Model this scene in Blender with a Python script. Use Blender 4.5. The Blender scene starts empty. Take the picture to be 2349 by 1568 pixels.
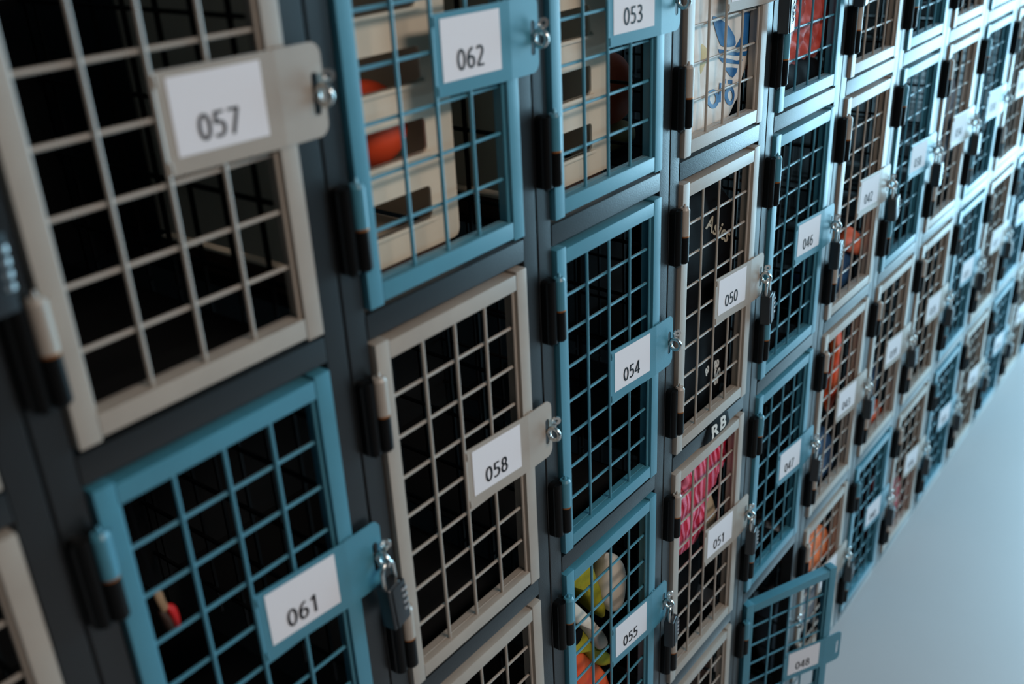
import bpy, bmesh, math, random
from mathutils import Matrix, Vector
from mathutils.bvhtree import BVHTree

sc = bpy.context.scene
COL = sc.collection
random.seed(7)

# ------------------------------------------------------------------ camera
IMG_W, IMG_H = 2349, 1568
FOCAL_PX = 2313.55
cam_d = bpy.data.cameras.new('camera')
cam = bpy.data.objects.new('camera', cam_d)
COL.objects.link(cam)
right = Vector((0.611962, -0.789489, -0.047011))
down = Vector((-0.365854, -0.229887, -0.901833))
fwd = Vector((0.701180, 0.569087, -0.429519))
M = Matrix((right, -down, -fwd)).transposed().to_4x4()
M.translation = Vector((-0.30082, -0.66350, 1.915 - 0.06088))
cam.matrix_world = M
cam_d.sensor_fit = 'HORIZONTAL'
cam_d.sensor_width = 36.0
cam_d.lens = FOCAL_PX / IMG_W * 36.0
cam_d.clip_start = 0.02
cam_d.dof.use_dof = True
cam_d.dof.focus_distance = 1.50
cam_d.dof.aperture_fstop = 3.1
sc.camera = cam

# ------------------------------------------------------------------ light and exposure
sc.view_settings.view_transform = 'Standard'
sc.view_settings.look = 'None'
sc.view_settings.gamma = 1.0
sc.view_settings.use_curve_mapping = False
sc.view_settings.exposure = 0.0
sc.cycles.max_bounces = 6
sc.cycles.diffuse_bounces = 3
sc.cycles.glossy_bounces = 4
w = bpy.data.worlds.new('world')
sc.world = w
w.use_nodes = True
bg = w.node_tree.nodes['Background']
bg.inputs[0].default_value = (0.46, 0.80, 1.0, 1)
bg.inputs[1].default_value = 2.6


def area_light(name, loc, rot, sx, sy, color, power):
    d = bpy.data.lights.new(name, 'AREA')
    d.shape = 'RECTANGLE'
    d.size, d.size_y = sx, sy
    d.color = color
    d.energy = power
    o = bpy.data.objects.new(name, d)
    COL.objects.link(o)
    o.location = loc
    o.rotation_euler = rot
    return o


ROOM_X0, ROOM_X1, ROOM_Y0, ROOM_H = -4.0, 5.2, -4.2, 2.9
# daylight entering through the tall windows at the far end of the hall
area_light('window_daylight', (ROOM_X1 - 0.02, -1.12, 1.40), (0, math.radians(90), 0), 2.7, 2.1, (0.43, 0.78, 1.0), 192)
# ceiling lamps over the aisle behind the camera
area_light('ceiling_lamp', (0.5, -2.0, ROOM_H - 0.08), (0, 0, 0), 1.2, 0.6, (1.0, 0.87, 0.78), 52)
# added bluish fill for the right columns, from an invented high window
area_light('side_blue_fill', (3.4, ROOM_Y0 + 0.02, 2.3), (math.radians(90), 0, 0), 3.4, 0.8, (0.45, 0.78, 1.0), 22)

# ------------------------------------------------------------------ materials
def nodes_of(name):
    m = bpy.data.materials.new(name)
    m.use_nodes = True
    nt = m.node_tree
    return m, nt, nt.nodes['Principled BSDF']


def mat(name, color, rough=0.5, metal=0.0, spec=0.5, bump=0.0, bscale=300.0, var=0.0, vscale=8.0, coat=0.0, sheen=0.0, color2=None):
    m, nt, b = nodes_of(name)
    b.inputs['Base Color'].default_value = (*color, 1)
    b.inputs['Roughness'].default_value = rough
    b.inputs['Metallic'].default_value = metal
    b.inputs['Specular IOR Level'].default_value = spec
    b.inputs['Coat Weight'].default_value = coat
    b.inputs['Coat Roughness'].default_value = 0.18
    b.inputs['Sheen Weight'].default_value = sheen
    b.inputs['Sheen Roughness'].default_value = 0.25
    tc = nt.nodes.new('ShaderNodeTexCoord')
    if bump > 0:
        n = nt.nodes.new('ShaderNodeTexNoise')
        n.inputs['Scale'].default_value = bscale
        n.inputs['Detail'].default_value = 2
        nt.links.new(tc.outputs['Object'], n.inputs['Vector'])
        bp = nt.nodes.new('ShaderNodeBump')
        bp.inputs['Strength'].default_value = bump
        bp.inputs['Distance'].default_value = 0.001
        nt.links.new(n.outputs['Fac'], bp.inputs['Height'])
        nt.links.new(bp.outputs['Normal'], b.inputs['Normal'])
    if var > 0 or color2:
        n = nt.nodes.new('ShaderNodeTexNoise')
        n.inputs['Scale'].default_value = vscale
        n.inputs['Detail'].default_value = 4
        nt.links.new(tc.outputs['Object'], n.inputs['Vector'])
        r = nt.nodes.new('ShaderNodeValToRGB')
        r.color_ramp.elements[0].position = 0.35
        r.color_ramp.elements[1].position = 0.68
        c2 = color2 or tuple(min(1, c * (1 + var)) for c in color)
        c1 = color if color2 else tuple(c * (1 - var) for c in color)
        r.color_ramp.elements[0].color = (*c1, 1)
        r.color_ramp.elements[1].color = (*c2, 1)
        nt.links.new(n.outputs['Fac'], r.inputs['Fac'])
        nt.links.new(r.outputs['Color'], b.inputs['Base Color'])
    return m


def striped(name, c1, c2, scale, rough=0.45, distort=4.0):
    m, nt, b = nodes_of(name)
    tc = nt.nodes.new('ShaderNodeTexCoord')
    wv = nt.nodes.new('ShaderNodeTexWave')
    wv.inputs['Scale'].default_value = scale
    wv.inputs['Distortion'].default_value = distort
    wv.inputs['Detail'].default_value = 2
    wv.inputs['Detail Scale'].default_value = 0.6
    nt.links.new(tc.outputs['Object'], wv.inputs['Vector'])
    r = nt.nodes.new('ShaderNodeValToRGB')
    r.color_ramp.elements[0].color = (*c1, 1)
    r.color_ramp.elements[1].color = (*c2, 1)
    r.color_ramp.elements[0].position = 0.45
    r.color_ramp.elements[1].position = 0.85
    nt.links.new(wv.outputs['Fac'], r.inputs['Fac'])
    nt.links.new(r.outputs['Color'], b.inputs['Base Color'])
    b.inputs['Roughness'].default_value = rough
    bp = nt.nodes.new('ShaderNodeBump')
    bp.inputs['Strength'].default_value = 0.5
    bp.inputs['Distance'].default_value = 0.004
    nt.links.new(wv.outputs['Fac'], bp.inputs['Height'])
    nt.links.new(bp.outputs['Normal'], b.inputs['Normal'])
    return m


TEAL = (0.048, 0.200, 0.270)
BEIGE = (0.345, 0.29, 0.24)
MT = {
    'teal': mat('teal_powder_coat', TEAL, 0.40, spec=0.7, sheen=0.6, bump=0.12, bscale=700, var=0.05, vscale=20),
    'beige': mat('beige_powder_coat', BEIGE, 0.42, spec=0.7, sheen=0.5, bump=0.12, bscale=700, var=0.05, vscale=20),
    'frame': mat('charcoal_powder_coat', (0.004, 0.0045, 0.005), 0.36, spec=0.6, sheen=1.0, bump=0.22, bscale=520),
    'hinge': mat('black_hinge_paint', (0.003, 0.003, 0.003), 0.38, spec=0.15, bump=0.1, bscale=400),
    'sheet': mat('black_sheet_steel', (0.006, 0.006, 0.006), 0.75, spec=0.15),
    'wire': mat('black_wire', (0.006, 0.006, 0.006), 0.6, spec=0.2),
    'zinc': mat('zinc_plated_steel', (0.62, 0.62, 0.60), 0.24, metal=1.0, bump=0.1, bscale=300),
    'rust': mat('brass_washer', (0.35, 0.12, 0.03), 0.45, metal=0.7),
    'card': mat('white_card', (0.74, 0.71, 0.73), 0.6, spec=0.3, bump=0.05, bscale=200),
    'ink': mat('black_ink', (0.008, 0.007, 0.009), 0.55, spec=0.3),
    'lockbody': mat('black_lock_enamel', (0.007, 0.007, 0.008), 0.34, spec=0.7),
    'locksilver': mat('grey_lock_face', (0.006, 0.0065, 0.008), 0.30, spec=0.6, metal=0.0),
    'dial': mat('steel_dial', (0.55, 0.55, 0.55), 0.3, metal=1.0),
    'tray': mat('cream_plastic', (0.62, 0.53, 0.41), 0.45, spec=0.4, var=0.06, vscale=12),
    'ball': mat('orange_red_rubber', (0.80, 0.075, 0.02), 0.5),
    'white_nylon': mat('white_nylon', (0.70, 0.64, 0.57), 0.55, bump=0.9, bscale=45, color2=(0.78, 0.73, 0.67), vscale=18),
    'cream_nylon': mat('cream_nylon', (0.62, 0.50, 0.24), 0.6, bump=0.3, bscale=900),
    'blue_print': mat('blue_print', (0.012, 0.115, 0.30), 0.5, var=0.1, vscale=30),
    'red_nylon': mat('coral_red_nylon', (0.40, 0.035, 0.02), 0.55, sheen=0.3, color2=(0.62, 0.10, 0.07), vscale=26, bump=0.9, bscale=70),
    'black_cloth': mat('black_cloth', (0.003, 0.003, 0.0035), 0.7, spec=0.08, bump=0.4, bscale=60),
    'white_ink': mat('white_ink', (0.62, 0.58, 0.52), 0.6),
    'cream_ink': mat('cream_ink', (0.36, 0.29, 0.20), 0.6),
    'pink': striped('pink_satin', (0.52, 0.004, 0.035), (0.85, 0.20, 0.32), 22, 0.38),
    'tan': mat('tan_leather', (0.30, 0.19, 0.08), 0.55, var=0.2, vscale=30),
    'cream': mat('cream_canvas', (0.55, 0.44, 0.30), 0.6),
    'lime': mat('lime_yellow_foam', (0.42, 0.38, 0.015), 0.75, bump=0.5, bscale=220, color2=(0.30, 0.26, 0.01), vscale=40),
    'shoe_white': mat('white_leather', (0.66, 0.58, 0.48), 0.5, var=0.07, vscale=20),
    'orange': mat('orange_red_fabric', (0.85, 0.07, 0.012), 0.55, color2=(0.62, 0.10, 0.015), vscale=22),
    'coral': mat('coral_fabric', (0.80, 0.17, 0.09), 0.6, color2=(0.62, 0.10, 0.03), vscale=20),
    'bright_orange': mat('bright_orange_nylon', (0.95, 0.17, 0.03), 0.55, color2=(0.9, 0.30, 0.12), vscale=40),
    'navy': mat('navy_fabric', (0.012, 0.055, 0.13), 0.65, var=0.4, vscale=25),
    'red': mat('red_plastic', (0.62, 0.012, 0.012), 0.45),
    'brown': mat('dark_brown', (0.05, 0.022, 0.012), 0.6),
    'tagbrown': mat('brown_card_tag', (0.36, 0.22, 0.12), 0.7),
    'grey_cloth': mat('grey_towelling', (0.25, 0.27, 0.31), 0.9),
    'olive': mat('olive_fabric', (0.30, 0.23, 0.09), 0.7, var=0.2),
    'crimson': mat('crimson_fabric', (0.42, 0.02, 0.03), 0.6, color2=(0.6, 0.2, 0.22), vscale=30),
    'floor': mat('pale_blue_grey_floor', (0.40, 0.385, 0.385), 0.36, spec=0.4, bump=0.02, bscale=30, var=0.03, vscale=1.5),
    'wall': mat('grey_wall_paint', (0.05, 0.05, 0.05), 0.85),
    'ceil': mat('white_ceiling', (0.25, 0.25, 0.25), 0.9),
    'mullion': mat('window_frame_paint', (0.5, 0.5, 0.5), 0.5),
}

# ------------------------------------------------------------------ mesh helpers
def obj(name, me, parent=None, loc=None):
    o = bpy.data.objects.new(name, me)
    COL.objects.link(o)
    if parent:
        o.parent = parent
    if loc:
        o.location = loc
    return o


def empty(name, loc, label, cat, group=None):
    o = bpy.data.objects.new(name, None)
    COL.objects.link(o)
    o.location = loc
    o.empty_display_size = 0.05
    return tag(o, label, cat, group)


def tag(o, label, cat, group=None):
    o['label'] = label
    o['category'] = cat
    if group:
        o['group'] = group
    return o


def to_mesh(bm, name, m, smooth=False):
    me = bpy.data.meshes.new(name)
    bmesh.ops.recalc_face_normals(bm, faces=bm.faces)
    bm.to_mesh(me)
    bm.free()
    me.materials.append(MT[m] if isinstance(m, str) else m)
    if smooth:
        for p in me.polygons:
            p.use_smooth = True
        try:
            me.set_sharp_from_angle(angle=math.radians(38))
        except Exception:
            pass
    return me


def bx(bm, x0, x1, y0, y1, z0, z1, bev=0.0, seg=2):
    t = bmesh.new()
    bmesh.ops.create_cube(t, size=1.0)
    for v in t.verts:
        v.co = Vector(((x0 + x1) / 2 + v.co.x * (x1 - x0), (y0 + y1) / 2 + v.co.y * (y1 - y0), (z0 + z1) / 2 + v.co.z * (z1 - z0)))
    if bev > 0:
        bmesh.ops.bevel(t, geom=t.edges[:], offset=bev, segments=seg, profile=0.7, affect='EDGES')
    merge(bm, t)


def merge(bm, t, mtx=None):
    if mtx is not None:
        bmesh.ops.transform(t, matrix=mtx, verts=t.verts)
    mp = {}
    for v in t.verts:
        mp[v] = bm.verts.new(v.co)
    for f in t.faces:
        try:
            bm.faces.new([mp[v] for v in f.verts])
        except ValueError:
            pass
    t.free()


def cyl(bm, p0, p1, r0, r1=None, n=12):
    p0, p1 = Vector(p0), Vector(p1)
    r1 = r0 if r1 is None else r1
    t = bmesh.new()
    d = p1 - p0
    bmesh.ops.create_cone(t, cap_ends=True, segments=n, radius1=r0, radius2=max(r1, 1e-5), depth=d.length)
    q = Vector((0, 0, 1)).rotation_difference(d.normalized())
    merge(bm, t, Matrix.Translation((p0 + p1) / 2) @ q.to_matrix().to_4x4())


def tube(bm, pts, r, n=10, closed=False):
    pts = [Vector(p) for p in pts]
    N = len(pts)
    rings = []
    up = None
    for i, p in enumerate(pts):
        if closed:
            d = pts[(i + 1) % N] - pts[i - 1]
        else:
            d = pts[min(i + 1, N - 1)] - pts[max(i - 1, 0)]
        d.normalize()
        if up is None:
            up = Vector((0, 0, 1)) if abs(d.z) < 0.9 else Vector((1, 0, 0))
        s = d.cross(up).normalized()
        up = s.cross(d).normalized()
        rings.append([bm.verts.new(p + r * (math.cos(a) * s + math.sin(a) * up)) for a in [2 * math.pi * k / n for k in range(n)]])
    for i in range(N if closed else N - 1):
        a, b = rings[i], rings[(i + 1) % N]
        for k in range(n):
            bm.faces.new((a[k], a[(k + 1) % n], b[(k + 1) % n], b[k]))
    if not closed:
        bm.faces.new(rings[0])
        bm.faces.new(rings[-1])


def rrect(x0, x1, z0, z1, r, n=5):
    out = []
    for cx, cz, a0 in ((x1 - r, z1 - r, 0), (x0 + r, z1 - r, 90), (x0 + r, z0 + r, 180), (x1 - r, z0 + r, 270)):
        for k in range(n + 1):
            a = math.radians(a0 + 90 * k / n)
            out.append((cx + r * math.cos(a), cz + r * math.sin(a)))
    return out


def sheet(bm, outer, holes, y0, y1, yfun=None):
    """flat sheet in the x-z plane with holes, given thickness"""
    t = bmesh.new()
    for loop in [outer] + holes:
        vs = [t.verts.new((x, 0, z)) for x, z in loop]
        for i in range(len(vs)):
            t.edges.new((vs[i], vs[(i + 1) % len(vs)]))
    bmesh.ops.triangle_fill(t, edges=t.edges[:], use_beauty=True, use_dissolve=False)
    ret = bmesh.ops.extrude_face_region(t, geom=t.faces[:])
    top = set(v for v in ret['geom'] if isinstance(v, bmesh.types.BMVert))
    for v in t.verts:
        v.co.y = y1 if v in top else y0
        if yfun:
            v.co.y += yfun(v.co.x)
    merge(bm, t)


def smooth_loop(pts, per=5):
    out = []
    n = len(pts)
    for i in range(n):
        p0, p1, p2, p3 = (Vector((*pts[(i + k - 1) % n], 0)) for k in range(4))
        for k in range(per):
            t = k / per
            q = 0.5 * ((2 * p1) + (-p0 + p2) * t + (2 * p0 - 5 * p1 + 4 * p2 - p3) * t * t + (-p0 + 3 * p1 - 3 * p2 + p3) * t ** 3)
            out.append((q.x, q.y))
    return out


def pillow_mesh(name, pts, y0, tf, tb, m, folds=0.003, freq=60, seed=1, rings=12, per=5, flat=0.5):
    """a soft stuffed shape: outline in x-z, bulging to the front (-y) and the back"""
    rnd = random.Random(seed)
    loop = smooth_loop(pts, per)
    cx = sum(p[0] for p in loop) / len(loop)
    cz = sum(p[1] for p in loop) / len(loop)
    n = len(loop)
    ph = [rnd.uniform(0, 6.28) for _ in range(6)]
    an = [rnd.uniform(-0.9, 0.9) for _ in range(3)]

    def wob(x, z):
        s = 0
        for k in range(3):
            u = x * math.cos(an[k]) + z * math.sin(an[k])
            v = -x * math.sin(an[k]) + z * math.cos(an[k])
            s += math.sin(u * freq * (1 + 0.6 * k) + ph[k] + 1.5 * math.sin(v * freq * 0.4 + ph[k + 3])) / (1 + 0.7 * k)
        return s * 0.5
    bm = bmesh.new()

    def layer(sign, t):
        rows = []
        for k in range(1, rings):
            s = 1 - k / rings
            prof = (1 - s ** 2) ** flat
            row = []
            for x, z in loop:
                X, Z = cx + (x - cx) * s, cz + (z - cz) * s
                row.append(bm.verts.new((X, y0 + sign * t * prof + folds * wob(X, Z) * min(1, prof * 1.5), Z)))
            rows.append(row)
        c = bm.verts.new((cx, y0 + sign * t + folds * wob(cx, cz), cz))
        return rows, c
    rim = [bm.verts.new((x, y0, z)) for x, z in loop]
    for sign, t in ((-1, tf), (1, tb)):
        rows, c = layer(sign, t)
        prev = rim
        for row in rows:
            for i in range(n):
                bm.faces.new((prev[i], prev[(i + 1) % n], row[(i + 1) % n], row[i]))
            prev = row
        for i in range(n):
            bm.faces.new((prev[i], prev[(i + 1) % n], c))
    return to_mesh(bm, name, m, True)


def drape(me_print, target_me, off=0.0008):
    """lay a flat print (x-z) onto the front of a soft shape"""
    bvh = BVHTree.FromPolygons([v.co for v in target_me.vertices], [p.vertices for p in target_me.polygons])
    keep = None
    for v in me_print.vertices:
        h = bvh.ray_cast(Vector((v.co.x, -0.5, v.co.z)), Vector((0, 1, 0)))
        if h[0] is not None:
            v.co.y = h[0].y - off
            keep = h[0].y - off
        elif keep is not None:
            v.co.y = keep
    return me_print


def print_mesh(name, loops, m, cuts=3, holes=()):
    bm = bmesh.new()
    for k, lp in enumerate(loops):
        t = bmesh.new()
        for loop in [lp] + ([holes[k]] if k < len(holes) and holes[k] else []):
            vs = [t.verts.new((x, 0, z)) for x, z in loop]
            for i in range(len(vs)):
                t.edges.new((vs[i], vs[(i + 1) % len(vs)]))
        bmesh.ops.triangle_fill(t, edges=t.edges[:], use_beauty=True, use_dissolve=False)
        for _ in range(cuts):
            bmesh.ops.subdivide_edges(t, edges=[e for e in t.edges if e.calc_length() > 0.004], cuts=1)
        bmesh.ops.triangulate(t, faces=t.faces[:])
        merge(bm, t)
    return to_mesh(bm, name, m)


def text_mesh(name, body, size, m, bold=0.0, sx=1.0, shear=0.0):
    """text centred on the origin in the x-z plane, facing -y"""
    c = bpy.data.curves.new('glyphs', 'FONT')
    c.body = body
    c.size = size
    c.align_x = 'CENTER'
    c.align_y = 'CENTER'
    c.offset = bold
    c.shear = shear
    c.resolution_u = 4
    o = bpy.data.objects.new('glyphs', c)
    COL.objects.link(o)
    bpy.context.view_layer.update()
    dg = bpy.context.evaluated_depsgraph_get()
    me = bpy.data.meshes.new_from_object(o.evaluated_get(dg))
    bpy.data.objects.remove(o)
    bpy.data.curves.remove(c)
    me.name = name
    xs = [v.co.x for v in me.vertices]
    zs = [v.co.y for v in me.vertices]
    mx, mz = (max(xs) + min(xs)) / 2, (max(zs) + min(zs)) / 2
    for v in me.vertices:
        v.co = Vector(((v.co.x - mx) * sx, 0.0, v.co.y - mz))
    me.materials.clear()
    me.materials.append(MT[m])
    return me


def spline(pts, per=7):
    out = []
    n = len(pts)
    for i in range(n - 1):
        p0, p1, p2, p3 = (Vector((*pts[min(max(i + k - 1, 0), n - 1)], 0)) for k in range(4))
        for k in range(per):
            t = k / per
            q = 0.5 * ((2 * p1) + (-p0 + p2) * t + (2 * p0 - 5 * p1 + 4 * p2 - p3) * t * t + (-p0 + 3 * p1 - 3 * p2 + p3) * t ** 3)
            out.append((q.x, q.y))
    return out + [pts[-1]]


def oval(cx, cz, rx, rz, a0=0, a1=360, n=30):
    return [(cx + rx * math.cos(math.radians(a0 + (a1 - a0) * k / n)), cz + rz * math.sin(math.radians(a0 + (a1 - a0) * k / n))) for k in range(n + 1)]


GLYPH = {
    '0': [oval(.27, .47, .20, .415)],
    '1': [[(.09, .74), (.30, .88), (.315, .88)], [(.30, .94), (.30, 0)]],
    '2': [spline([(.07, .80), (.17, .885), (.33, .87), (.425, .72), (.37, .53), (.10, .10)]), [(.06, .055), (.50, .055)]],
    '3': [spline([(.08, .83), (.22, .89), (.38, .83), (.40, .66), (.30, .53), (.18, .50)]), spline([(.18, .50), (.36, .45), (.45, .29), (.37, .11), (.20, .05), (.05, .11)])],
    '4': [[(.385, 0), (.385, .94)], [(.385, .90), (.05, .28)], [(.02, .255), (.53, .255)]],
    '5': [[(.47, .885), (.13, .885)], [(.145, .93), (.115, .50)], spline([(.115, .51), (.24, .55), (.40, .48), (.45, .30), (.37, .11), (.20, .05), (.05, .10)])],
    '6': [oval(.28, .29, .19, .235), spline([(.43, .885), (.27, .83), (.14, .66), (.09, .45), (.092, .28)])],
    '7': [[(.04, .885), (.50, .885)], [(.45, .90), (.17, 0)]],
    '8': [oval(.27, .69, .155, .20), oval(.27, .265, .195, .215)],
    '9': [oval(.26, .65, .19, .235), spline([(.11, .055), (.27, .11), (.40, .28), (.45, .49), (.448, .66)])],
}


def number_mesh(body, size, m):
    bm = bmesh.new()
    for k, ch in enumerate(body):
        ox = (k - (len(body) - 1) / 2) * 0.605 - 0.27
        for st in GLYPH[ch]:
            pts = [Vector((p[0], p[1])) for p in st]
            closed = (pts[0] - pts[-1]).length < 1e-4
            N = len(pts)
            L_, R_ = [], []
            for i, p in enumerate(pts):
                if closed:
                    d = pts[(i + 1) % (N - 1)] - pts[(i - 1) % (N - 1)]
                else:
                    d = pts[min(i + 1, N - 1)] - pts[max(i - 1, 0)]
                d.normalize()
                hw = 0.5 * (0.150 * abs(d.y) + 0.108 * (1 - abs(d.y)))
                nn = Vector((-d.y, d.x)) * hw
                for lst, q in ((L_, p + nn), (R_, p - nn)):
                    lst.append(bm.verts.new(((ox + q.x) * size, 0, (q.y - 0.47) * size)))
            for i in range(N - 1):
                bm.faces.new((L_[i], L_[i + 1], R_[i + 1], R_[i]))
    return to_mesh(bm, 'number', m)


def place2d(me, ang, x, z):
    ca, sa = math.cos(ang), math.sin(ang)
    for v in me.vertices:
        a, b = v.co.x, v.co.z
        v.co.x, v.co.z = x + a * ca - b * sa, z + a * sa + b * ca
    return me


# ------------------------------------------------------------------ dimensions of the lockers
P, W, H, HD = 0.305, 0.2449, 0.48034, 0.443     # column pitch, door width, row pitch, door height
ZTOP = 1.915                                    # top edge of the top doors
FY = 0.0055                                     # front of the posts, a little behind the door fronts
DEPTH = 0.46
SW = 0.019                                      # width of the door's tube frame
ZB = [ZTOP - r * H - HD for r in range(4)]      # bottom edge of the doors in each row
V_X = [0.0205, 0.0715, 0.1225, 0.1735, 0.2245]
H_Z = [0.0205 + k * (HD - 0.041) / 8 for k in range(9)]

# ------------------------------------------------------------------ the room
def struct(name, me):
    o = obj(name, me)
    o['kind'] = 'structure'
    return o


bm = bmesh.new(); bx(bm, ROOM_X0, ROOM_X1, ROOM_Y0, 0.6, -0.1, 0.0)
struct('floor', to_mesh(bm, 'floor', 'floor'))
bm = bmesh.new(); bx(bm, ROOM_X0, ROOM_X1, ROOM_Y0, 0.6, ROOM_H, ROOM_H + 0.1)
struct('ceiling', to_mesh(bm, 'ceiling', 'ceil'))
bm = bmesh.new(); bx(bm, ROOM_X0, ROOM_X1, 0.5, 0.6, 0, ROOM_H)
struct('wall_back', to_mesh(bm, 'wall_back', 'wall'))
bm = bmesh.new()
sheet(bm, [(ROOM_X0, 0), (ROOM_X1, 0), (ROOM_X1, ROOM_H), (ROOM_X0, ROOM_H)], [[(1.7, 1.9), (5.1, 1.9), (5.1, 2.7), (1.7, 2.7)]], ROOM_Y0 - 0.1, ROOM_Y0)  # opening added for the side fill light
struct('wall_front', to_mesh(bm, 'wall_front', 'wall'))
bm = bmesh.new(); bx(bm, ROOM_X0 - 0.1, ROOM_X0, ROOM_Y0, 0.6, 0, ROOM_H)
struct('wall_left', to_mesh(bm, 'wall_left', 'wall'))
bm = bmesh.new()
sheet_t = bmesh.new()
bx(bm, ROOM_X1, ROOM_X1 + 0.1, ROOM_Y0, 0.6, 2.75, ROOM_H)
bx(bm, ROOM_X1, ROOM_X1 + 0.1, ROOM_Y0, 0.6, 0, 0.05)
bx(bm, ROOM_X1, ROOM_X1 + 0.1, ROOM_Y0, -2.2, 0.05, 2.75)
bx(bm, ROOM_X1, ROOM_X1 + 0.1, 0.0, 0.6, 0.05, 2.75)
sheet_t.free()
struct('wall_right', to_mesh(bm, 'wall_right', 'wall'))
bm = bmesh.new()
for yy in (-2.2, -1.12, -0.04):
    bx(bm, ROOM_X1 + 0.02, ROOM_X1 + 0.08, yy, yy + 0.04, 0.05, 2.75)
struct('window_1', to_mesh(bm, 'window_frame', 'mullion'))
bm = bmesh.new()
for xx in (1.7, 3.38, 5.06):
    bx(bm, xx, xx + 0.04, ROOM_Y0 - 0.08, ROOM_Y0 - 0.02, 1.9, 2.7)
struct('added_fill_window', to_mesh(bm, 'added_window_frame', 'mullion'))  # unseen window frame, added to go with the side fill

# ------------------------------------------------------------------ shared locker parts
def door_mesh(c):
    bm = bmesh.new()
    bx(bm, 0, SW, 0, 0.020, 0, HD, 0.0016)
    bx(bm, W - SW, W, 0, 0.020, 0, HD, 0.0016)
    bx(bm, SW + 0.0003, W - SW - 0.0003, 0.0003, 0.020, HD - SW - 0.003, HD - 0.003, 0.0014)
    bx(bm, SW + 0.0003, W - SW - 0.0003, 0.0003, 0.020, 0.003, SW + 0.003, 0.0014)
    return to_mesh(bm, 'door_' + c, c, True)


def vbar_mesh(c):
    bm = bmesh.new(); cyl(bm, (0, 0, 0.012), (0, 0, HD - 0.012), 0.0021, n=8)
    return to_mesh(bm, 'vertical_bar_' + c, c, True)


def hbar_mesh(c):
    bm = bmesh.new(); cyl(bm, (0.012, 0, 0), (W - 0.012, 0, 0), 0.0020, n=8)
    return to_mesh(bm, 'horizontal_bar_' + c, c, True)


def plate_y(x):
    return 0.006 - (x - 0.1245) / 0.1075 * 0.0085 if x < 0.232 else -0.0025


PZ0, PZ1, PX1, SLOT_X, SLOT_Z = 0.177, 0.256, 0.2795, 0.2700, 0.2135


def plate_mesh(c):
    bm = bmesh.new()
    sheet(bm, [(0.1245, PZ0), (0.232, PZ0), (0.232, PZ1), (0.1245, PZ1)], [], 0, 0.0016, plate_y)
    r = 0.011
    out = [(0.232, PZ0)]
    for k in range(7):
        a = math.radians(-90 + 15 * k); out.append((PX1 - r + r * math.cos(a), PZ0 + r + r * math.sin(a)))
    for k in range(7):
        a = math.radians(15 * k); out.append((PX1 - r + r * math.cos(a), PZ1 - r + r * math.sin(a)))
    out.append((0.232, PZ1))
    slot = rrect(SLOT_X - 0.0037, SLOT_X + 0.0037, SLOT_Z - 0.018, SLOT_Z + 0.018, 0.0036, 4)
    sheet(bm, out, [slot], 0, 0.0016, lambda x: -0.0025)
    for z in (PZ0 + 0.002, PZ1 - 0.012):      # weld beads on the wire and on the stile
        tube(bm, [(0.1245, 0.0045, z), (0.1248, 0.0040, z + 0.005), (0.1245, 0.0045, z + 0.010)], 0.0011, 6)
    for k in range(4):
        t = bmesh.new(); bmesh.ops.create_icosphere(t, subdivisions=1, radius=0.0017)
        merge(bm, t, Matrix.Translation((0.2315 + 0.0032 * k, -0.001, PZ1 + 0.0004 * (k % 2))))
    bmesh.ops.remove_doubles(bm, verts=bm.verts, dist=1e-5)
    return to_mesh(bm, 'hasp_plate_' + c, c)


def card_mesh():
    bm = bmesh.new()
    sheet(bm, [(0.1337, 0.1905), (0.2165, 0.1905), (0.2165, 0.2505), (0.1337, 0.2505)], [], -0.0004, -0.00005, plate_y)
    return to_mesh(bm, 'number_card', 'card')


KX, KY, KR = -0.0060, -0.0060, 0.0078


def knuckle_mesh(c):      # upper half of a lift-off hinge, origin at the joint
    bm = bmesh.new()
    cyl(bm, (0, 0, 0.0012), (0, 0, 0.039), KR, n=20)
    cyl(bm, (0, 0, 0.039), (0, 0, 0.0425), KR, KR * 0.72, n=20)
    cyl(bm, (0, 0, 0.0425), (0.0005, 0, 0.0475), 0.0026, 0.0012, n=8)
    bx(bm, 0.002, 0.012, 0.0005, KY * -1 + 0.001, 0.004, 0.038)
    return to_mesh(bm, 'hinge_knuckle_' + c, c, True)


def hinge_mesh():         # lower half with its leaf on the post
    bm = bmesh.new()
    cyl(bm, (0, 0, -0.038), (0, 0, -0.0012), KR, n=20)
    cyl(bm, (0, 0, -0.041), (0, 0, -0.038), KR * 0.7, KR, n=20)
    leaf = rrect(-0.0225, -0.0045, -0.0415, 0.0425, 0.006, 5)
    sheet(bm, leaf, [], 0.0025, FY - KY)
    cyl(bm, (-0.0125, 0.004, -0.040), (-0.0125, 0.004, 0.041), 0.0072, n=14)
    cyl(bm, (-0.0125, 0.004, -0.0445), (-0.0125, 0.004, -0.040), 0.002, 0.0062, n=10)
    return to_mesh(bm, 'hinge', 'hinge', True)


def washer_mesh():
    bm = bmesh.new(); cyl(bm, (0, 0, -0.0013), (0, 0, 0.0013), KR * 0.97, n=20)
    return to_mesh(bm, 'hinge_washer', 'rust', True)


def eye_mesh():
    bm = bmesh.new()
    R = 0.0083
    tube(bm, [(0, R * math.cos(a), R * math.sin(a)) for a in [2 * math.pi * k / 24 for k in range(24)]], 0.0027, 10, True)
    cyl(bm, (0, R, 0), (0, FY + 0.0125, 0), 0.0032, n=10)
    return to_mesh(bm, 'eye_bolt', 'zinc', True)


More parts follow.
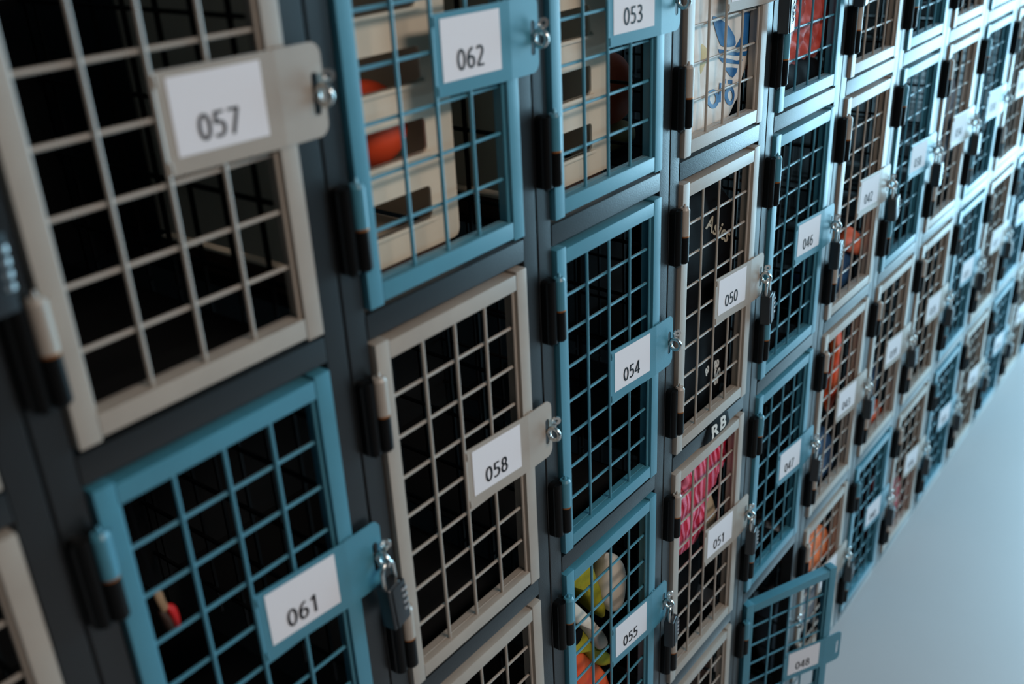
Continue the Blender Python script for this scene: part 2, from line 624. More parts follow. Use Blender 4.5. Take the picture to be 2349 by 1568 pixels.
def tab_mesh():
    bm = bmesh.new()
    ring = [(0.0058 * math.cos(a), 0.0058 * math.sin(a)) for a in [2 * math.pi * k / 20 for k in range(20)]]
    hole = [(0.0022 * math.cos(a), 0.0022 * math.sin(a)) for a in [2 * math.pi * k / 12 for k in range(12)]]
    sheet(bm, ring, [hole], 0, 0.0022)
    bx(bm, -0.0028, 0.0028, 0.0, 0.0022, -0.012, -0.0045)
    return to_mesh(bm, 'latch_tab', 'zinc', True)


def shelf_mesh():
    bm = bmesh.new(); bx(bm, -0.003, W + 0.003, 0.028, DEPTH, -0.024, -0.021)
    return to_mesh(bm, 'shelf', 'sheet')


def back_mesh():
    bm = bmesh.new(); bx(bm, -0.028, W + 0.029, DEPTH, DEPTH + 0.002, -0.03, HD + 0.01)
    return to_mesh(bm, 'back_panel', 'sheet')


def side_mesh():
    bm = bmesh.new()
    for y in (0.05, 0.105, 0.16, 0.215, 0.27, 0.325, 0.38, 0.435):
        bx(bm, -0.002, 0.002, y - 0.002, y + 0.002, -0.02, HD + 0.012)
    for k in range(6):
        z = 0.02 + k * 0.084
        bx(bm, -0.0055, -0.0015, 0.03, DEPTH, z - 0.002, z + 0.002)
    return to_mesh(bm, 'side_wire_panel', 'wire')


def post_mesh():
    bm = bmesh.new(); bx(bm, -0.013, 0.013, 0, 0.025, 0, ZTOP + 0.035, 0.0022, 3)
    return to_mesh(bm, 'post', 'frame', True)


def rail_mesh():
    bm = bmesh.new(); bx(bm, -0.0028, W + 0.0028, 0, 0.024, -0.0130, 0.0130, 0.0018, 2)
    return to_mesh(bm, 'rail', 'frame', True)


ME = {}
for c in ('teal', 'beige'):
    ME['door', c] = door_mesh(c); ME['v', c] = vbar_mesh(c); ME['h', c] = hbar_mesh(c)
    ME['plate', c] = plate_mesh(c); ME['knuckle', c] = knuckle_mesh(c)
ME['card'] = card_mesh(); ME['hinge'] = hinge_mesh(); ME['washer'] = washer_mesh(); ME['eye'] = eye_mesh()
ME['tab'] = tab_mesh(); ME['shelf'] = shelf_mesh(); ME['back'] = back_mesh(); ME['side'] = side_mesh()
ME['post'] = post_mesh(); ME['rail'] = rail_mesh()

# ------------------------------------------------------------------ lockers
LETTERS = 'ZABCDEFGHIJKLMN'


def cx_of(L):
    return (LETTERS.index(L) - 1) * P


COLOR = {'Z': 'bbbb', 'A': 'btbb', 'B': 'tbbb', 'C': 'tttt', 'D': 'bbbb', 'E': 'tttt', 'F': 'bbbb', 'G': 'ttbt',
         'H': 'bbbb', 'I': 'tttt', 'J': 'bbbb', 'K': 'tttt', 'L': 'bbbb', 'M': 'tttt', 'N': 'bbbb'}
NUM = {('A', 0): '057', ('A', 1): '061', ('B', 0): '062', ('B', 1): '058'}
for k, L in enumerate('CDEFGHIJKLMN'):
    for r in range(4):
        NUM[L, r] = '%03d' % (53 - 4 * k + r)
NUM['C', 3] = None
READABLE = {'057', '061', '062', '058', '053', '054', '055', '050', '051', '046', '047', '048'}
ROWS = ['top', 'second', 'third', 'bottom']
ORD = ['leftmost', 'second', 'third', 'fourth', 'fifth', 'sixth', 'seventh', 'eighth', 'ninth', 'tenth', 'eleventh', 'twelfth', 'thirteenth', 'fourteenth', 'fifteenth']


def colname(L):
    i = LETTERS.index(L)
    return 'leftmost column' if i == 0 else '%s column from the left' % ORD[i]


def in_view(L, r):
    Cm = cam.matrix_world.translation
    x0, z0 = cx_of(L), ZB[r]
    for i in range(9):
        for j in range(9):
            q = Vector((x0 - 0.03 + (W + 0.06) * i / 8, 0, z0 + HD * j / 8)) - Cm
            d = q.dot(fwd)
            if d > 0.05:
                u, v = FOCAL_PX * q.dot(right) / d + IMG_W / 2, FOCAL_PX * q.dot(down) / d + IMG_H / 2
                if -15 < u < IMG_W + 15 and -15 < v < IMG_H + 15:
                    return True
    return False


EXTRA = {('A', 0): ' on the largest beige plate at upper left', ('A', 1): '', }
SPECIAL_LABEL = {
    ('Z', 0): 'beige mesh locker cut off by the left edge, upper of the two there',
    ('Z', 1): 'beige mesh locker cut off by the lower left corner',
    ('A', 0): 'beige mesh locker 057, nearest to the camera at upper left',
    ('A', 1): 'teal mesh locker 061 with a padlock, below the nearest beige locker',
    ('B', 0): 'teal mesh locker 062 holding a cream tray and an orange ball',
    ('B', 1): 'beige mesh locker 058, empty, below the teal locker with the orange ball',
    ('B', 2): 'beige mesh locker cut off by the bottom edge, left of the yellow trainers',
    ('C', 0): 'teal mesh locker 053 at the top edge, holding a cream tray without a ball',
    ('C', 1): 'teal mesh locker 054, empty and sharp at the centre of the picture',
    ('C', 2): 'teal mesh locker 055 filled with yellow trainers and orange cloth',
    ('D', 0): 'beige mesh locker holding a white bag with a blue trefoil',
    ('D', 1): 'beige mesh locker 050 holding a black bag with pale lettering',
    ('D', 2): 'beige mesh locker 051 holding a pink satin bundle',
    ('D', 3): 'beige mesh locker at the bottom edge, left of the open teal door',
    ('E', 0): 'teal mesh locker holding a crumpled red bag at the top edge',
    ('E', 1): 'padlocked teal mesh locker 046 below the red bag',
    ('E', 2): 'padlocked teal mesh locker 047 above the open teal door',
    ('E', 3): 'teal locker 048 at floor level, its mesh door swung open',
    ('F', 1): 'beige mesh locker with a coral cloth showing behind its mesh',
    ('F', 2): 'beige mesh locker with an orange strap hanging behind its mesh',
    ('F', 3): 'beige mesh locker at floor level with a bright orange bag inside',
    ('H', 3): 'beige mesh locker at floor level with a crimson bag inside',
}
LOCKERS = {}


def make_locker(L, r):
    c = 'teal' if COLOR[L][r] == 't' else 'beige'
    num = NUM.get((L, r))
    if (L, r) in SPECIAL_LABEL:
        label = SPECIAL_LABEL[L, r]
    elif num in READABLE:
        label = '%s wire-mesh locker with the number %s on its plate' % (c, num)
    else:
        label = '%s wire-mesh locker in the %s, %s row' % (c, colname(L), ROWS[r])
    e = empty('locker', (cx_of(L), 0, ZB[r]), label, 'locker', 'wire mesh lockers')
    LOCKERS[L, r] = e
    d = obj('door', ME['door', c], e)
    if (L, r) == ('E', 3):
        d.location = (KX, KY, 0)
        d.rotation_euler = (0, 0, -math.radians(23.5))
        dx, dy = -KX, -KY
        me = ME['door', c].copy()
        me.transform(Matrix.Translation((dx, dy, 0)))
        d.data = me
    else:
        dx = dy = 0.0
    for x in V_X:
        obj('vertical_bar', ME['v', c], d, (x + dx, 0.0065 + dy, 0))
    for z in H_Z:
        obj('horizontal_bar', ME['h', c], d, (dx, 0.0106 + dy, z))
    pl = obj('hasp_plate', ME['plate', c], d, (dx, dy, 0))
    cd = obj('number_card', ME['card'], d, (dx, dy, 0))
    cd['label'] = 'white number card'
    if num:
        key = ('num', num)
        me = number_mesh(num, 0.0220, 'ink')
        place2d(me, 0, 0.1725, 0.2090)
        for v in me.vertices:
            v.co.y = plate_y(v.co.x) - 0.0007
        nd = obj('number', me, d, (dx, dy, 0))
        nd['label'] = 'printed number %s' % num if num in READABLE else 'printed black number'
    for zj in (0.371, 0.086):
        obj('hinge_knuckle', ME['knuckle', c], d, (KX + dx, KY + dy, zj))
        obj('hinge', ME['hinge'], e, (KX, KY, zj))
        obj('hinge_washer', ME['washer'], e, (KX, KY, zj))
    eb = obj('eye_bolt', ME['eye'], e, (SLOT_X, -0.0125, SLOT_Z))
    tb = obj('latch_tab', ME['tab'], e, (SLOT_X + 0.0075, -0.0115, SLOT_Z + 0.0145))
    tb.rotation_euler = (0.15, 0.35, -0.65)
    obj('shelf', ME['shelf'], e)
    obj('back_panel', ME['back'], e)
    obj('side_wire_panel', ME['side'], e, (W + 0.030, 0, 0))


for L in LETTERS:
    rows = [r for r in range(4) if in_view(L, r)]
    if not rows:
        continue
    fr = empty('locker_rack', (cx_of(L), 0, 0), 'black steel tube frame of the %s' % colname(L), 'locker frame', 'locker frames')
    for x in (-0.016, W + 0.016):
        obj('post', ME['post'], fr, (x, FY, 0))
    for zc in [ZTOP + 0.0187] + [z - 0.0187 for z in ZB]:
        obj('rail', ME['rail'], fr, (0, FY - 0.0008, zc))
    for r in rows:
        make_locker(L, r)

# ------------------------------------------------------------------ padlocks
def padlock_parts(silver):
    bm = bmesh.new()       # body, origin at the top of the shackle's inside
    bx(bm, -0.0140, 0.0075, -0.0085, 0.0085, -0.080, -0.0245, 0.0030, 3)
    body = to_mesh(bm, 'lock_body', 'lockbody', True)
    bm = bmesh.new()
    bx(bm, -0.0095, 0.0122, -0.0102, -0.0055, -0.0790, -0.0255, 0.0018, 2)
    bx(bm, 0.0066, 0.0122, -0.0060, 0.0080, -0.0790, -0.0255, 0.0018, 2)
    face = to_mesh(bm, 'lock_face', 'locksilver', True)
    bm = bmesh.new()
    pts = [(-0.0095, 0, -0.027), (-0.0095, 0, -0.010)]
    for k in range(9):
        a = math.radians(180 - 22.5 * k)
        pts.append((0.0095 * math.cos(a), 0, -0.0085 + 0.0095 * math.sin(a)))
    pts += [(0.0095, 0, -0.010), (0.0095, 0, -0.027)]
    tube(bm, pts, 0.0026, 10)
    sh = to_mesh(bm, 'shackle', 'zinc', True)
    bm = bmesh.new()
    n = 20
    for zz in (-0.0022, 0.0022):
        for k in range(n):
            a = 2 * math.pi * k / n
            rr = 0.0062 if k % 2 else 0.0056
            bm.verts.new((rr * math.cos(a), rr * math.sin(a), zz))
    bm.verts.ensure_lookup_table()
    for k in range(n):
        bm.faces.new((bm.verts[k], bm.verts[(k + 1) % n], bm.verts[n + (k + 1) % n], bm.verts[n + k]))
    bm.faces.new(bm.verts[:n]); bm.faces.new(bm.verts[n:2 * n])
    dial = to_mesh(bm, 'dial', 'dial')
    return body, face, sh, dial


LB, LF, LS, LD = padlock_parts(False)


LOCK_AT = {
    ('Z', 0): 'partly out of the picture at the left edge',
    ('A', 1): 'nearest the camera, beside the plate of locker 061',
    ('C', 2): 'left of the pink bundle, on the locker with yellow trainers',
    ('D', 1): 'on the locker with the lettered black bag',
    ('D', 2): 'on the locker with the pink satin bundle',
    ('D', 0): 'with an oval mark and steel dials, in front of the red bag',
    ('E', 0): 'cut off by the top edge, right of the red bag',
    ('E', 1): 'on the teal locker below the red bag',
    ('E', 2): 'on the teal locker above the open door',
    ('F', 1): 'hanging askew on the locker with the coral cloth',
    ('F', 2): 'on the locker with the hanging orange strap',
    ('F', 3): 'on the floor-level locker with the bright orange bag',
}


def where(L, r):
    return LOCK_AT.get((L, r), 'on the %s row locker, %s' % (ROWS[r], colname(L)))


def padlock(L, r, rz=0.0, tilt=0.0):
    if (L, r) not in LOCKERS:
        return
    e = empty('padlock', (cx_of(L) + SLOT_X, -0.0165, ZB[r] + SLOT_Z - 0.0035), 'black combination padlock ' + where(L, r), 'padlock', 'combination padlocks')
    e.rotation_euler = (0, tilt, rz)
    obj('lock_body', LB, e); f = obj('lock_face', LF, e); obj('shackle', LS, e)
    for k in range(4):
        obj('dial', LD, e, (0.0082, -0.0062, -0.036 - 0.0085 * k))
    if (L, r) == ('D', 0):
        me = text_mesh('oval_lettering', 'CURRY', 0.0075, 'ink', bold=0.0001, sx=1.15)
        place2d(me, -math.pi / 2, 0.0, -0.052)
        for v in me.vertices:
            v.co.y = -0.0105
        t = obj('oval_lettering', me, e)
        bm = bmesh.new()
        out = rrect(-0.0040, 0.0040, -0.0150, 0.0150, 0.0039, 6)
        inn = rrect(-0.0034, 0.0034, -0.0144, 0.0144, 0.0033, 6)
        sheet(bm, out, [inn], -0.0105, -0.0101)
        for v in bm.verts:
            v.co.z -= 0.052
        obj('oval_outline', to_mesh(bm, 'oval_outline', 'ink'), e)
    return e


for (L, r, rz, tl) in [('Z', 0, 0.2, 0.05), ('A', 1, 0.15, -0.08), ('C', 2, 0.25, -0.05), ('D', 1, 0.2, -0.10), ('D', 2, 0.25, -0.04),
                       ('D', 0, 0.12, -0.04), ('E', 0, 0.12, -0.1), ('E', 1, 0.15, 0.02), ('E', 2, 0.3, 0.0), ('F', 1, 0.1, -0.28), ('F', 2, 0.1, -0.12), ('F', 3, 0.2, -0.2),
                       ('G', 1, 0.1, 0.0), ('G', 2, 0.1, -0.22), ('G', 3, 0.2, 0.0), ('H', 1, 0.1, -0.12), ('H', 2, 0.2, -0.1), ('H', 3, 0.2, 0.0),
                       ('I', 2, 0.2, 0.05), ('J', 2, 0.1, -0.05), ('J', 3, 0.2, 0.0), ('I', 3, 0.2, 0.0), ('K', 3, 0.1, 0.0), ('E', 0, 0, 0)][:-1]:
    padlock(L, r, rz, tl)

# ------------------------------------------------------------------ contents
def soft(name, L, pts, y0, tf, tb, m, label, cat, folds=0.003, freq=60, seed=1, flat=0.5, group=None, **kw):
    me = pillow_mesh(name, pts, y0, tf, tb, m, folds, freq, seed, flat=flat, **kw)
    o = obj(name, me, None, (cx_of(L), 0, 0))
    return tag(o, label, cat, group)


def soft_part(name, parent, pts, y0, tf, tb, m, folds=0.002, freq=60, seed=1, flat=0.5, label=None, **kw):
    me = pillow_mesh(name, pts, y0, tf, tb, m, folds, freq, seed, flat=flat, **kw)
    o = obj(name, me, parent)
    if label:
        o['label'] = label
    return o


# white bag with a blue trefoil
bag = soft('drawstring_bag', 'D', [(0.030, 1.76), (0.165, 1.765), (0.243, 1.70), (0.263, 1.629), (0.264, 1.614), (0.259, 1.591), (0.257, 1.571), (0.240, 1.555), (0.225, 1.541),
                                   (0.219, 1.528), (0.209, 1.509), (0.184, 1.490), (0.171, 1.480), (0.131, 1.466), (0.040, 1.464), (0.020, 1.60)],
           0.036, 0.014, 0.05, 'white_nylon', 'white nylon bag with a blue trefoil behind beige mesh', 'bag', folds=0.0028, freq=62, seed=5, flat=0.16, rings=22, per=8)
bm_ = bag.data
logo = print_mesh('trefoil_print', [
    smooth_loop([(0.115, 1.645), (0.137, 1.638), (0.160, 1.626), (0.177, 1.612), (0.183, 1.604), (0.182, 1.595), (0.141, 1.600), (0.130, 1.612), (0.122, 1.630)], 3),
    smooth_loop([(0.204, 1.637), (0.227, 1.635), (0.237, 1.622), (0.236, 1.606), (0.229, 1.592), (0.210, 1.589), (0.186, 1.592), (0.195, 1.599), (0.200, 1.609), (0.200, 1.625)], 3),
    [(0.130, 1.598), (0.152, 1.5935), (0.193, 1.583), (0.230, 1.580), (0.225, 1.573), (0.181, 1.5805), (0.133, 1.592)],
    [(0.132, 1.586), (0.159, 1.580), (0.194, 1.571), (0.216, 1.569), (0.210, 1.563), (0.183, 1.5685), (0.145, 1.577)],
    [(0.154, 1.568), (0.178, 1.564), (0.200, 1.559), (0.196, 1.553), (0.185, 1.548), (0.174, 1.552), (0.162, 1.561)]], 'blue_print', 4)
obj('trefoil_print', drape(logo, bm_), bag)
lets = []
hol = []
for cx_, cz_, rx, rz_, ix, iz in ((0.123, 1.5285, 0.0205, 0.0140, 0.0105, 0.0080), (0.174, 1.5235, 0.0175, 0.0145, 0.0085, 0.0080)):
    lets.append([(cx_ + rx * math.cos(a), cz_ - 0.2 * rx * math.cos(a) + rz_ * math.sin(a)) for a in [2 * math.pi * k / 28 for k in range(28)]])
    hol.append([(cx_ + ix * math.cos(a), cz_ - 0.2 * ix * math.cos(a) + iz * math.sin(a)) for a in [2 * math.pi * k / 20 for k in range(20)]])
lets += [[(0.1420, 1.520), (0.1475, 1.519), (0.1475, 1.5470), (0.1420, 1.548)], [(0.1560, 1.545), (0.1615, 1.5435), (0.1615, 1.5500), (0.1560, 1.5515)],
         [(0.1680, 1.542), (0.1830, 1.539), (0.1830, 1.5445), (0.1680, 1.5475)]]
obj('lettering_print', drape(print_mesh('lettering_print', lets, 'blue_print', 3, hol), bm_, 0.0009), bag)
soft_part('folded_flap', bag, [(0.020, 1.75), (0.070, 1.752), (0.086, 1.67), (0.095, 1.60), (0.088, 1.55), (0.102, 1.50), (0.085, 1.468), (0.020, 1.466), (0.010, 1.60)], 0.030, 0.009, 0.010, 'white_nylon', 0.002, 90, 6, 0.4)
soft_part('yellow_panel', bag, [(0.060, 1.620), (0.100, 1.605), (0.112, 1.585), (0.100, 1.560), (0.080, 1.565), (0.055, 1.590)], 0.0245, 0.003, 0.006, 'cream_nylon', seed=3)

soft('orange_pouch', 'D', [(0.010, 1.56), (0.05, 1.60), (0.10, 1.58), (0.11, 1.53), (0.09, 1.492), (0.03, 1.490), (0.005, 1.52)], 0.17, 0.04, 0.05, 'coral',
     'orange fabric pouch seen through the wire panel right of locker 053', 'pouch', seed=8)
soft('olive_pouch', 'D', [(0.005, 1.485), (0.06, 1.495), (0.11, 1.485), (0.115, 1.460), (0.06, 1.454), (0.005, 1.456)], 0.17, 0.045, 0.05, 'olive',
     'olive fabric pouch lying under the orange pouch', 'pouch', seed=9)

# red and black bags
soft('red_bag', 'E', [(0.020, 1.72), (0.130, 1.75), (0.228, 1.70), (0.247, 1.628), (0.258, 1.589), (0.264, 1.550), (0.247, 1.535), (0.229, 1.517), (0.197, 1.522), (0.156, 1.522), (0.100, 1.515), (0.030, 1.52)],
     0.048, 0.020, 0.05, 'red_nylon', 'crumpled red nylon bag in the teal locker above 046', 'bag', folds=0.0065, freq=150, seed=12, flat=0.25, rings=26, per=9)
soft('black_pouch', 'E', [(0.030, 1.530), (0.130, 1.534), (0.197, 1.528), (0.246, 1.512), (0.254, 1.497), (0.237, 1.478), (0.207, 1.462), (0.116, 1.456), (0.030, 1.456), (0.015, 1.49)],
     0.042, 0.018, 0.06, 'black_cloth', 'black pouch lying under the red nylon bag', 'pouch', seed=13)

# black bag with pale lettering
blk = soft('black_bag', 'D', [(0.020, 1.36), (0.110, 1.39), (0.200, 1.38), (0.252, 1.33), (0.258, 1.20), (0.254, 1.06), (0.235, 0.985), (0.130, 0.976), (0.030, 0.978), (0.010, 1.15)],
           0.056, 0.026, 0.08, 'black_cloth', 'black bag with pale lettering inside locker 050', 'bag', folds=0.004, freq=45, seed=21, flat=0.3)
for body, size, ang, x, z, m, b, sx in (('Asics', 0.036, -0.55, 0.180, 1.311, 'cream_ink', 0.0006, 1.25), ('a', 0.034, -1.25, 0.156, 1.068, 'white_ink', 0.0010, 1.1),
                                        ('aSs', 0.030, -1.45, 0.200, 1.046, 'white_ink', 0.0010, 1.35)):
    me = text_mesh('bag_lettering', body, size, m, bold=b, sx=sx, shear=0.25)
    place2d(me, ang, x, z)
    obj('bag_lettering', drape(me, blk.data, 0.0012), blk)
st = soft('bag_strap', 'D', [(0.100, 0.957), (0.106, 0.975), (0.122, 0.990), (0.174, 0.990), (0.187, 0.975), (0.184, 0.957)], 0.0030, 0.0035, 0.0012, 'black_cloth',
          'black strap with white lettering over the rail between lockers 050 and 051', 'strap', folds=0.0, seed=2, flat=0.3, rings=6)
for body, x, z, an in (('R', 0.133, 0.9735, -0.9), ('B', 0.161, 0.9755, -1.0)):
    me = text_mesh('strap_lettering', body, 0.034, 'white_ink', bold=0.0011, sx=1.15)
    place2d(me, an + 1.0, x, z)
    obj('strap_lettering', drape(me, st.data, 0.0006), st)

# pink satin bundle
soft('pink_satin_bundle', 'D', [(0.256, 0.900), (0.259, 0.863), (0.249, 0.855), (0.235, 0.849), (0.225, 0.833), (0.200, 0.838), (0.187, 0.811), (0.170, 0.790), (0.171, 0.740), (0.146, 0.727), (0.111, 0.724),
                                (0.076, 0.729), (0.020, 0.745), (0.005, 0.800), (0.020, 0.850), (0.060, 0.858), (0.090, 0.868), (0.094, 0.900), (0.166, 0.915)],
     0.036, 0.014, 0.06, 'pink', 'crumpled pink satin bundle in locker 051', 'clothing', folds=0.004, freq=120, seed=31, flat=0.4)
soft('dark_rucksack', 'D', [(0.020, 0.72), (0.110, 0.735), (0.200, 0.72), (0.240, 0.66), (0.245, 0.52), (0.130, 0.494), (0.020, 0.496), (0.006, 0.60)], 0.085, 0.03, 0.08, 'black_cloth',
     'black rucksack under the pink satin bundle in locker 051', 'bag', seed=32)
ts = soft('tan_sandal', 'D', [(0.205, 0.800), (0.226, 0.770), (0.243, 0.725), (0.240, 0.700), (0.205, 0.700), (0.198, 0.745)], 0.050, 0.010, 0.03, 'cream',
          'cream and tan strapped sandal beside the pink satin bundle', 'sandal', folds=0.001, seed=33)
soft_part('strap', ts, [(0.232, 0.880), (0.244, 0.880), (0.250, 0.800), (0.246, 0.690), (0.232, 0.690), (0.236, 0.790)], 0.062, 0.006, 0.006, 'tan', 0.0005, label='tan leather strap')

# hi-vis trainers and orange cloth in 055
tr = soft('yellow_trainer', 'C', [(0.060, 0.880), (0.150, 0.862), (0.190, 0.780), (0.203, 0.764), (0.211, 0.720), (0.205, 0.697), (0.170, 0.741), (0.143, 0.790), (0.100, 0.845)], 0.078, 0.014, 0.05, 'lime',
          'yellow trainer with a white sole at the top of locker 055', 'shoe', seed=41)
soft_part('sole', tr, [(0.200, 0.838), (0.235, 0.812), (0.253, 0.772), (0.250, 0.722), (0.238, 0.702), (0.213, 0.709), (0.191, 0.743), (0.185, 0.773), (0.191, 0.808)], 0.066, 0.014, 0.04, 'shoe_white', 0.002, 50, 42, label='white sole')
tl = soft('yellow_trainer', 'C', [(0.040, 0.800), (0.080, 0.790), (0.109, 0.760), (0.139, 0.703), (0.165, 0.667), (0.193, 0.640), (0.214, 0.606), (0.181, 0.618), (0.141, 0.660), (0.115, 0.703), (0.050, 0.744)], 0.062, 0.014, 0.04, 'lime',
          'yellow trainer with a long white stripe above the orange cloth in locker 055', 'shoe', seed=43)
soft_part('white_stripe', tl, [(0.050, 0.850), (0.080, 0.832), (0.103, 0.803), (0.159, 0.718), (0.177, 0.681), (0.171, 0.673), (0.152, 0.682), (0.134, 0.709), (0.102, 0.766), (0.070, 0.805)], 0.050, 0.012, 0.02, 'shoe_white', 0.001, 40, 44, label='white padded stripe')
bm = bmesh.new()
cyl(bm, (0.088, 0.046, 0.757), (0.088, 0.060, 0.757), 0.014, n=20)
obj('eyelet', to_mesh(bm, 'eyelet', 'black_cloth', True), tl)
soft('orange_cloth', 'C', [(0.020, 0.770), (0.067, 0.752), (0.101, 0.728), (0.123, 0.694), (0.152, 0.653), (0.179, 0.614), (0.196, 0.574), (0.200, 0.500), (0.110, 0.492), (0.010, 0.494), (0.004, 0.640)], 0.064, 0.020, 0.06, 'orange',
     'bright orange-red cloth at the bottom of locker 055', 'cloth', folds=0.006, freq=70, seed=45)

# cream slotted trays
def tray(L, label):
    bm = bmesh.new()
    slots = [rrect(0.018, 0.146, 1.517 + 0.0715 * k, 1.517 + 0.0715 * k + 0.0345, 0.005, 4) for k in range(4)]
    sheet(bm, rrect(0.004, 0.187, 1.484, 1.83, 0.010, 5), slots, 0.046, 0.049)
    bx(bm, 0.1838, 0.187, 0.049, 0.34, 1.494, 1.82, 0.001)
    bx(bm, 0.004, 0.0072, 0.049, 0.34, 1.494, 1.82, 0.001)
    bx(bm, 0.004, 0.187, 0.337, 0.340, 1.494, 1.82)
    bx(bm, 0.004, 0.187, 0.049, 0.34, 1.484, 1.487)
    for zz in (1.494, 1.4545):
        pass
    me = to_mesh(bm, 'tray_body', 'tray', True)
    e = empty('slotted_tray', (cx_of(L), 0, 0), label, 'tray', 'cream slotted trays')
    obj('tray_body', me, e)
    for k in range(4):
        bm = bmesh.new()
        bx(bm, 0.014, 0.150, 0.0425, 0.052, 1.5125 + 0.0715 * k, 1.5170 + 0.0715 * k, 0.0012)
        obj('slot_lip', to_mesh(bm, 'slot_lip', 'tray', True), e)
    bm = bmesh.new()
    bx(bm, 0.010, 0.181, 0.055, 0.335, 1.4535, 1.4840, 0.003)
    obj('foot', to_mesh(bm, 'foot', 'brown', True), e)


tray('B', 'cream plastic tray with slots inside locker 062, an orange ball behind')
tray('C', 'cream plastic tray with slots inside locker 053')
bm = bmesh.new()
bmesh.ops.create_uvsphere(bm, u_segments=32, v_segments=20, radius=0.046)
o = obj('ball', to_mesh(bm, 'ball', 'ball', True), None, (cx_of('B') + 0.116, 0.106, 1.615))
tag(o, 'orange-red rubber ball behind the tray slots of locker 062', 'ball')
soft('grey_shoe', 'C', [(0.02, 1.600), (0.08, 1.640), (0.150, 1.610), (0.160, 1.540), (0.130, 1.490), (0.03, 1.490)], 0.12, 0.03, 0.05, 'grey_cloth', 'dark grey shoe inside the slotted tray of locker 053', 'shoe', seed=51)

# little red pouch on a cord in 061
po = soft('red_pouch', 'A', [(0.0650, 1.2530), (0.0735, 1.2490), (0.0755, 1.2400), (0.0755, 1.2280), (0.0730, 1.2200), (0.0690, 1.2220), (0.0670, 1.2350)], 0.060, 0.006, 0.006, 'red', 'small red pouch with a brown tag hanging inside locker 061', 'pouch', folds=0.0003, seed=61)
soft_part('tag', po, [(0.0570, 1.2720), (0.0640, 1.2720), (0.0655, 1.2610), (0.0670, 1.2510), (0.0620, 1.2480), (0.0590, 1.2560)], 0.058, 0.002, 0.002, 'tagbrown', 0.0, label='brown card tag')
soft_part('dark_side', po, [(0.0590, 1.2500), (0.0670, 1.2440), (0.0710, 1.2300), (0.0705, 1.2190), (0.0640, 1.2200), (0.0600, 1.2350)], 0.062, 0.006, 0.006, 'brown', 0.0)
bm = bmesh.new()
tube(bm, [(0.0605, 0.060, 1.271), (0.058, 0.062, 1.33), (0.056, 0.064, 1.40), (0.055, 0.066, 1.4545)], 0.0008, 6)
obj('cord', to_mesh(bm, 'cord', 'black_cloth', True), po)

# further lockers
soft('coral_cloth', 'F', [(0.176, 1.132), (0.203, 1.118), (0.245, 1.092), (0.262, 1.070), (0.262, 1.050), (0.250, 1.044), (0.210, 1.060), (0.162, 1.086), (0.137, 1.108), (0.155, 1.118), (0.164, 1.129)], 0.036, 0.012, 0.03, 'coral',
     'coral cloth on a navy bundle behind beige mesh, right of locker 046', 'cloth', seed=71)
soft('navy_bundle', 'F', [(0.060, 1.060), (0.145, 1.085), (0.200, 1.070), (0.245, 1.052), (0.250, 1.000), (0.235, 0.976), (0.120, 0.974), (0.030, 0.976), (0.020, 1.02)], 0.055, 0.018, 0.08, 'navy',
     'navy fabric bundle under the coral cloth', 'clothing', seed=72)
soft('orange_strap', 'F', [(0.130, 0.96), (0.170, 0.96), (0.190, 0.833), (0.195, 0.739), (0.172, 0.697), (0.138, 0.712), (0.150, 0.759), (0.148, 0.85)], 0.036, 0.010, 0.012, 'orange',
     'long orange strap hanging in the beige locker right of locker 047', 'strap', seed=73)
soft('navy_bundle', 'F', [(0.060, 0.610), (0.148, 0.655), (0.216, 0.607), (0.248, 0.554), (0.245, 0.500), (0.130, 0.494), (0.030, 0.496), (0.030, 0.55)], 0.050, 0.018, 0.08, 'navy',
     'navy fabric bundle below the hanging orange strap', 'clothing', seed=74)
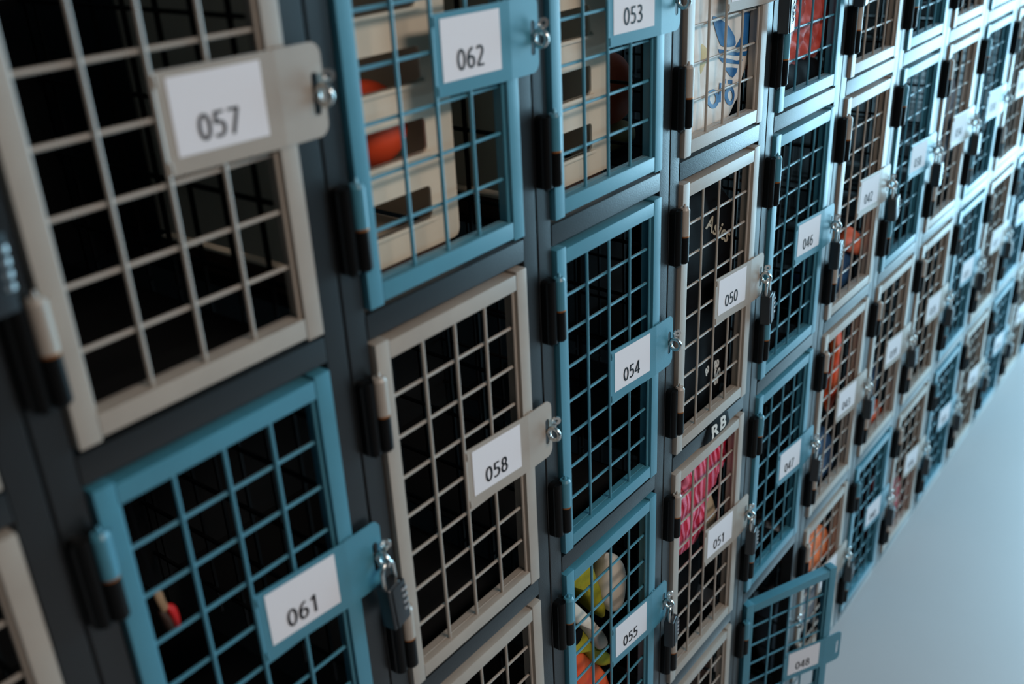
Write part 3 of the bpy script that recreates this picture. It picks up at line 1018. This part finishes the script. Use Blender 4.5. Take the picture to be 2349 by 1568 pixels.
soft('orange_bag', 'F', [(0.060, 0.345), (0.111, 0.388), (0.167, 0.380), (0.235, 0.328), (0.262, 0.275), (0.250, 0.246), (0.201, 0.240), (0.127, 0.258), (0.060, 0.275), (0.040, 0.31)], 0.040, 0.016, 0.06, 'bright_orange',
     'bright orange bag above the open door of locker 048', 'bag', folds=0.004, freq=80, seed=75)
soft('grey_rucksack', 'F', [(0.020, 0.23), (0.110, 0.252), (0.200, 0.238), (0.250, 0.20), (0.254, 0.06), (0.130, 0.012), (0.020, 0.014), (0.006, 0.12)], 0.062, 0.024, 0.08, 'grey_cloth',
     'grey rucksack under the bright orange bag', 'bag', folds=0.005, freq=60, seed=76)
soft('dark_red_bag', 'E', [(0.020, 0.33), (0.110, 0.40), (0.200, 0.36), (0.245, 0.28), (0.250, 0.06), (0.130, 0.012), (0.020, 0.014), (0.006, 0.16)], 0.20, 0.05, 0.10, 'brown',
     'dark red-brown bag inside the open locker 048', 'bag', seed=77)
soft('peach_shoe', 'G', [(0.120, 0.545), (0.200, 0.560), (0.255, 0.535), (0.260, 0.500), (0.190, 0.493), (0.110, 0.494)], 0.045, 0.018, 0.05, 'coral',
     'peach shoe at the bottom of the third row locker with blue cloth', 'shoe', seed=78)
soft('blue_cloth', 'G', [(0.120, 0.68), (0.180, 0.690), (0.235, 0.650), (0.245, 0.580), (0.175, 0.560), (0.100, 0.560)], 0.060, 0.018, 0.05, 'navy',
     'blue cloth lying on the peach shoe', 'cloth', seed=79)
soft('crimson_bag', 'H', [(0.060, 0.19), (0.130, 0.215), (0.220, 0.165), (0.255, 0.10), (0.245, 0.030), (0.150, 0.012), (0.050, 0.014), (0.030, 0.10)], 0.045, 0.020, 0.07, 'crimson',
     'crimson and pink bag in a floor-level locker', 'bag', folds=0.005, freq=80, seed=80)
soft('grey_towel', 'H', [(0.100, 1.352), (0.160, 1.352), (0.214, 1.318), (0.222, 1.262), (0.200, 1.10), (0.160, 0.976), (0.090, 0.976), (0.080, 1.20)], 0.040, 0.012, 0.02, 'grey_cloth',
     'grey towel hanging behind the mesh of a far second row locker', 'towel', folds=0.004, freq=90, seed=81)
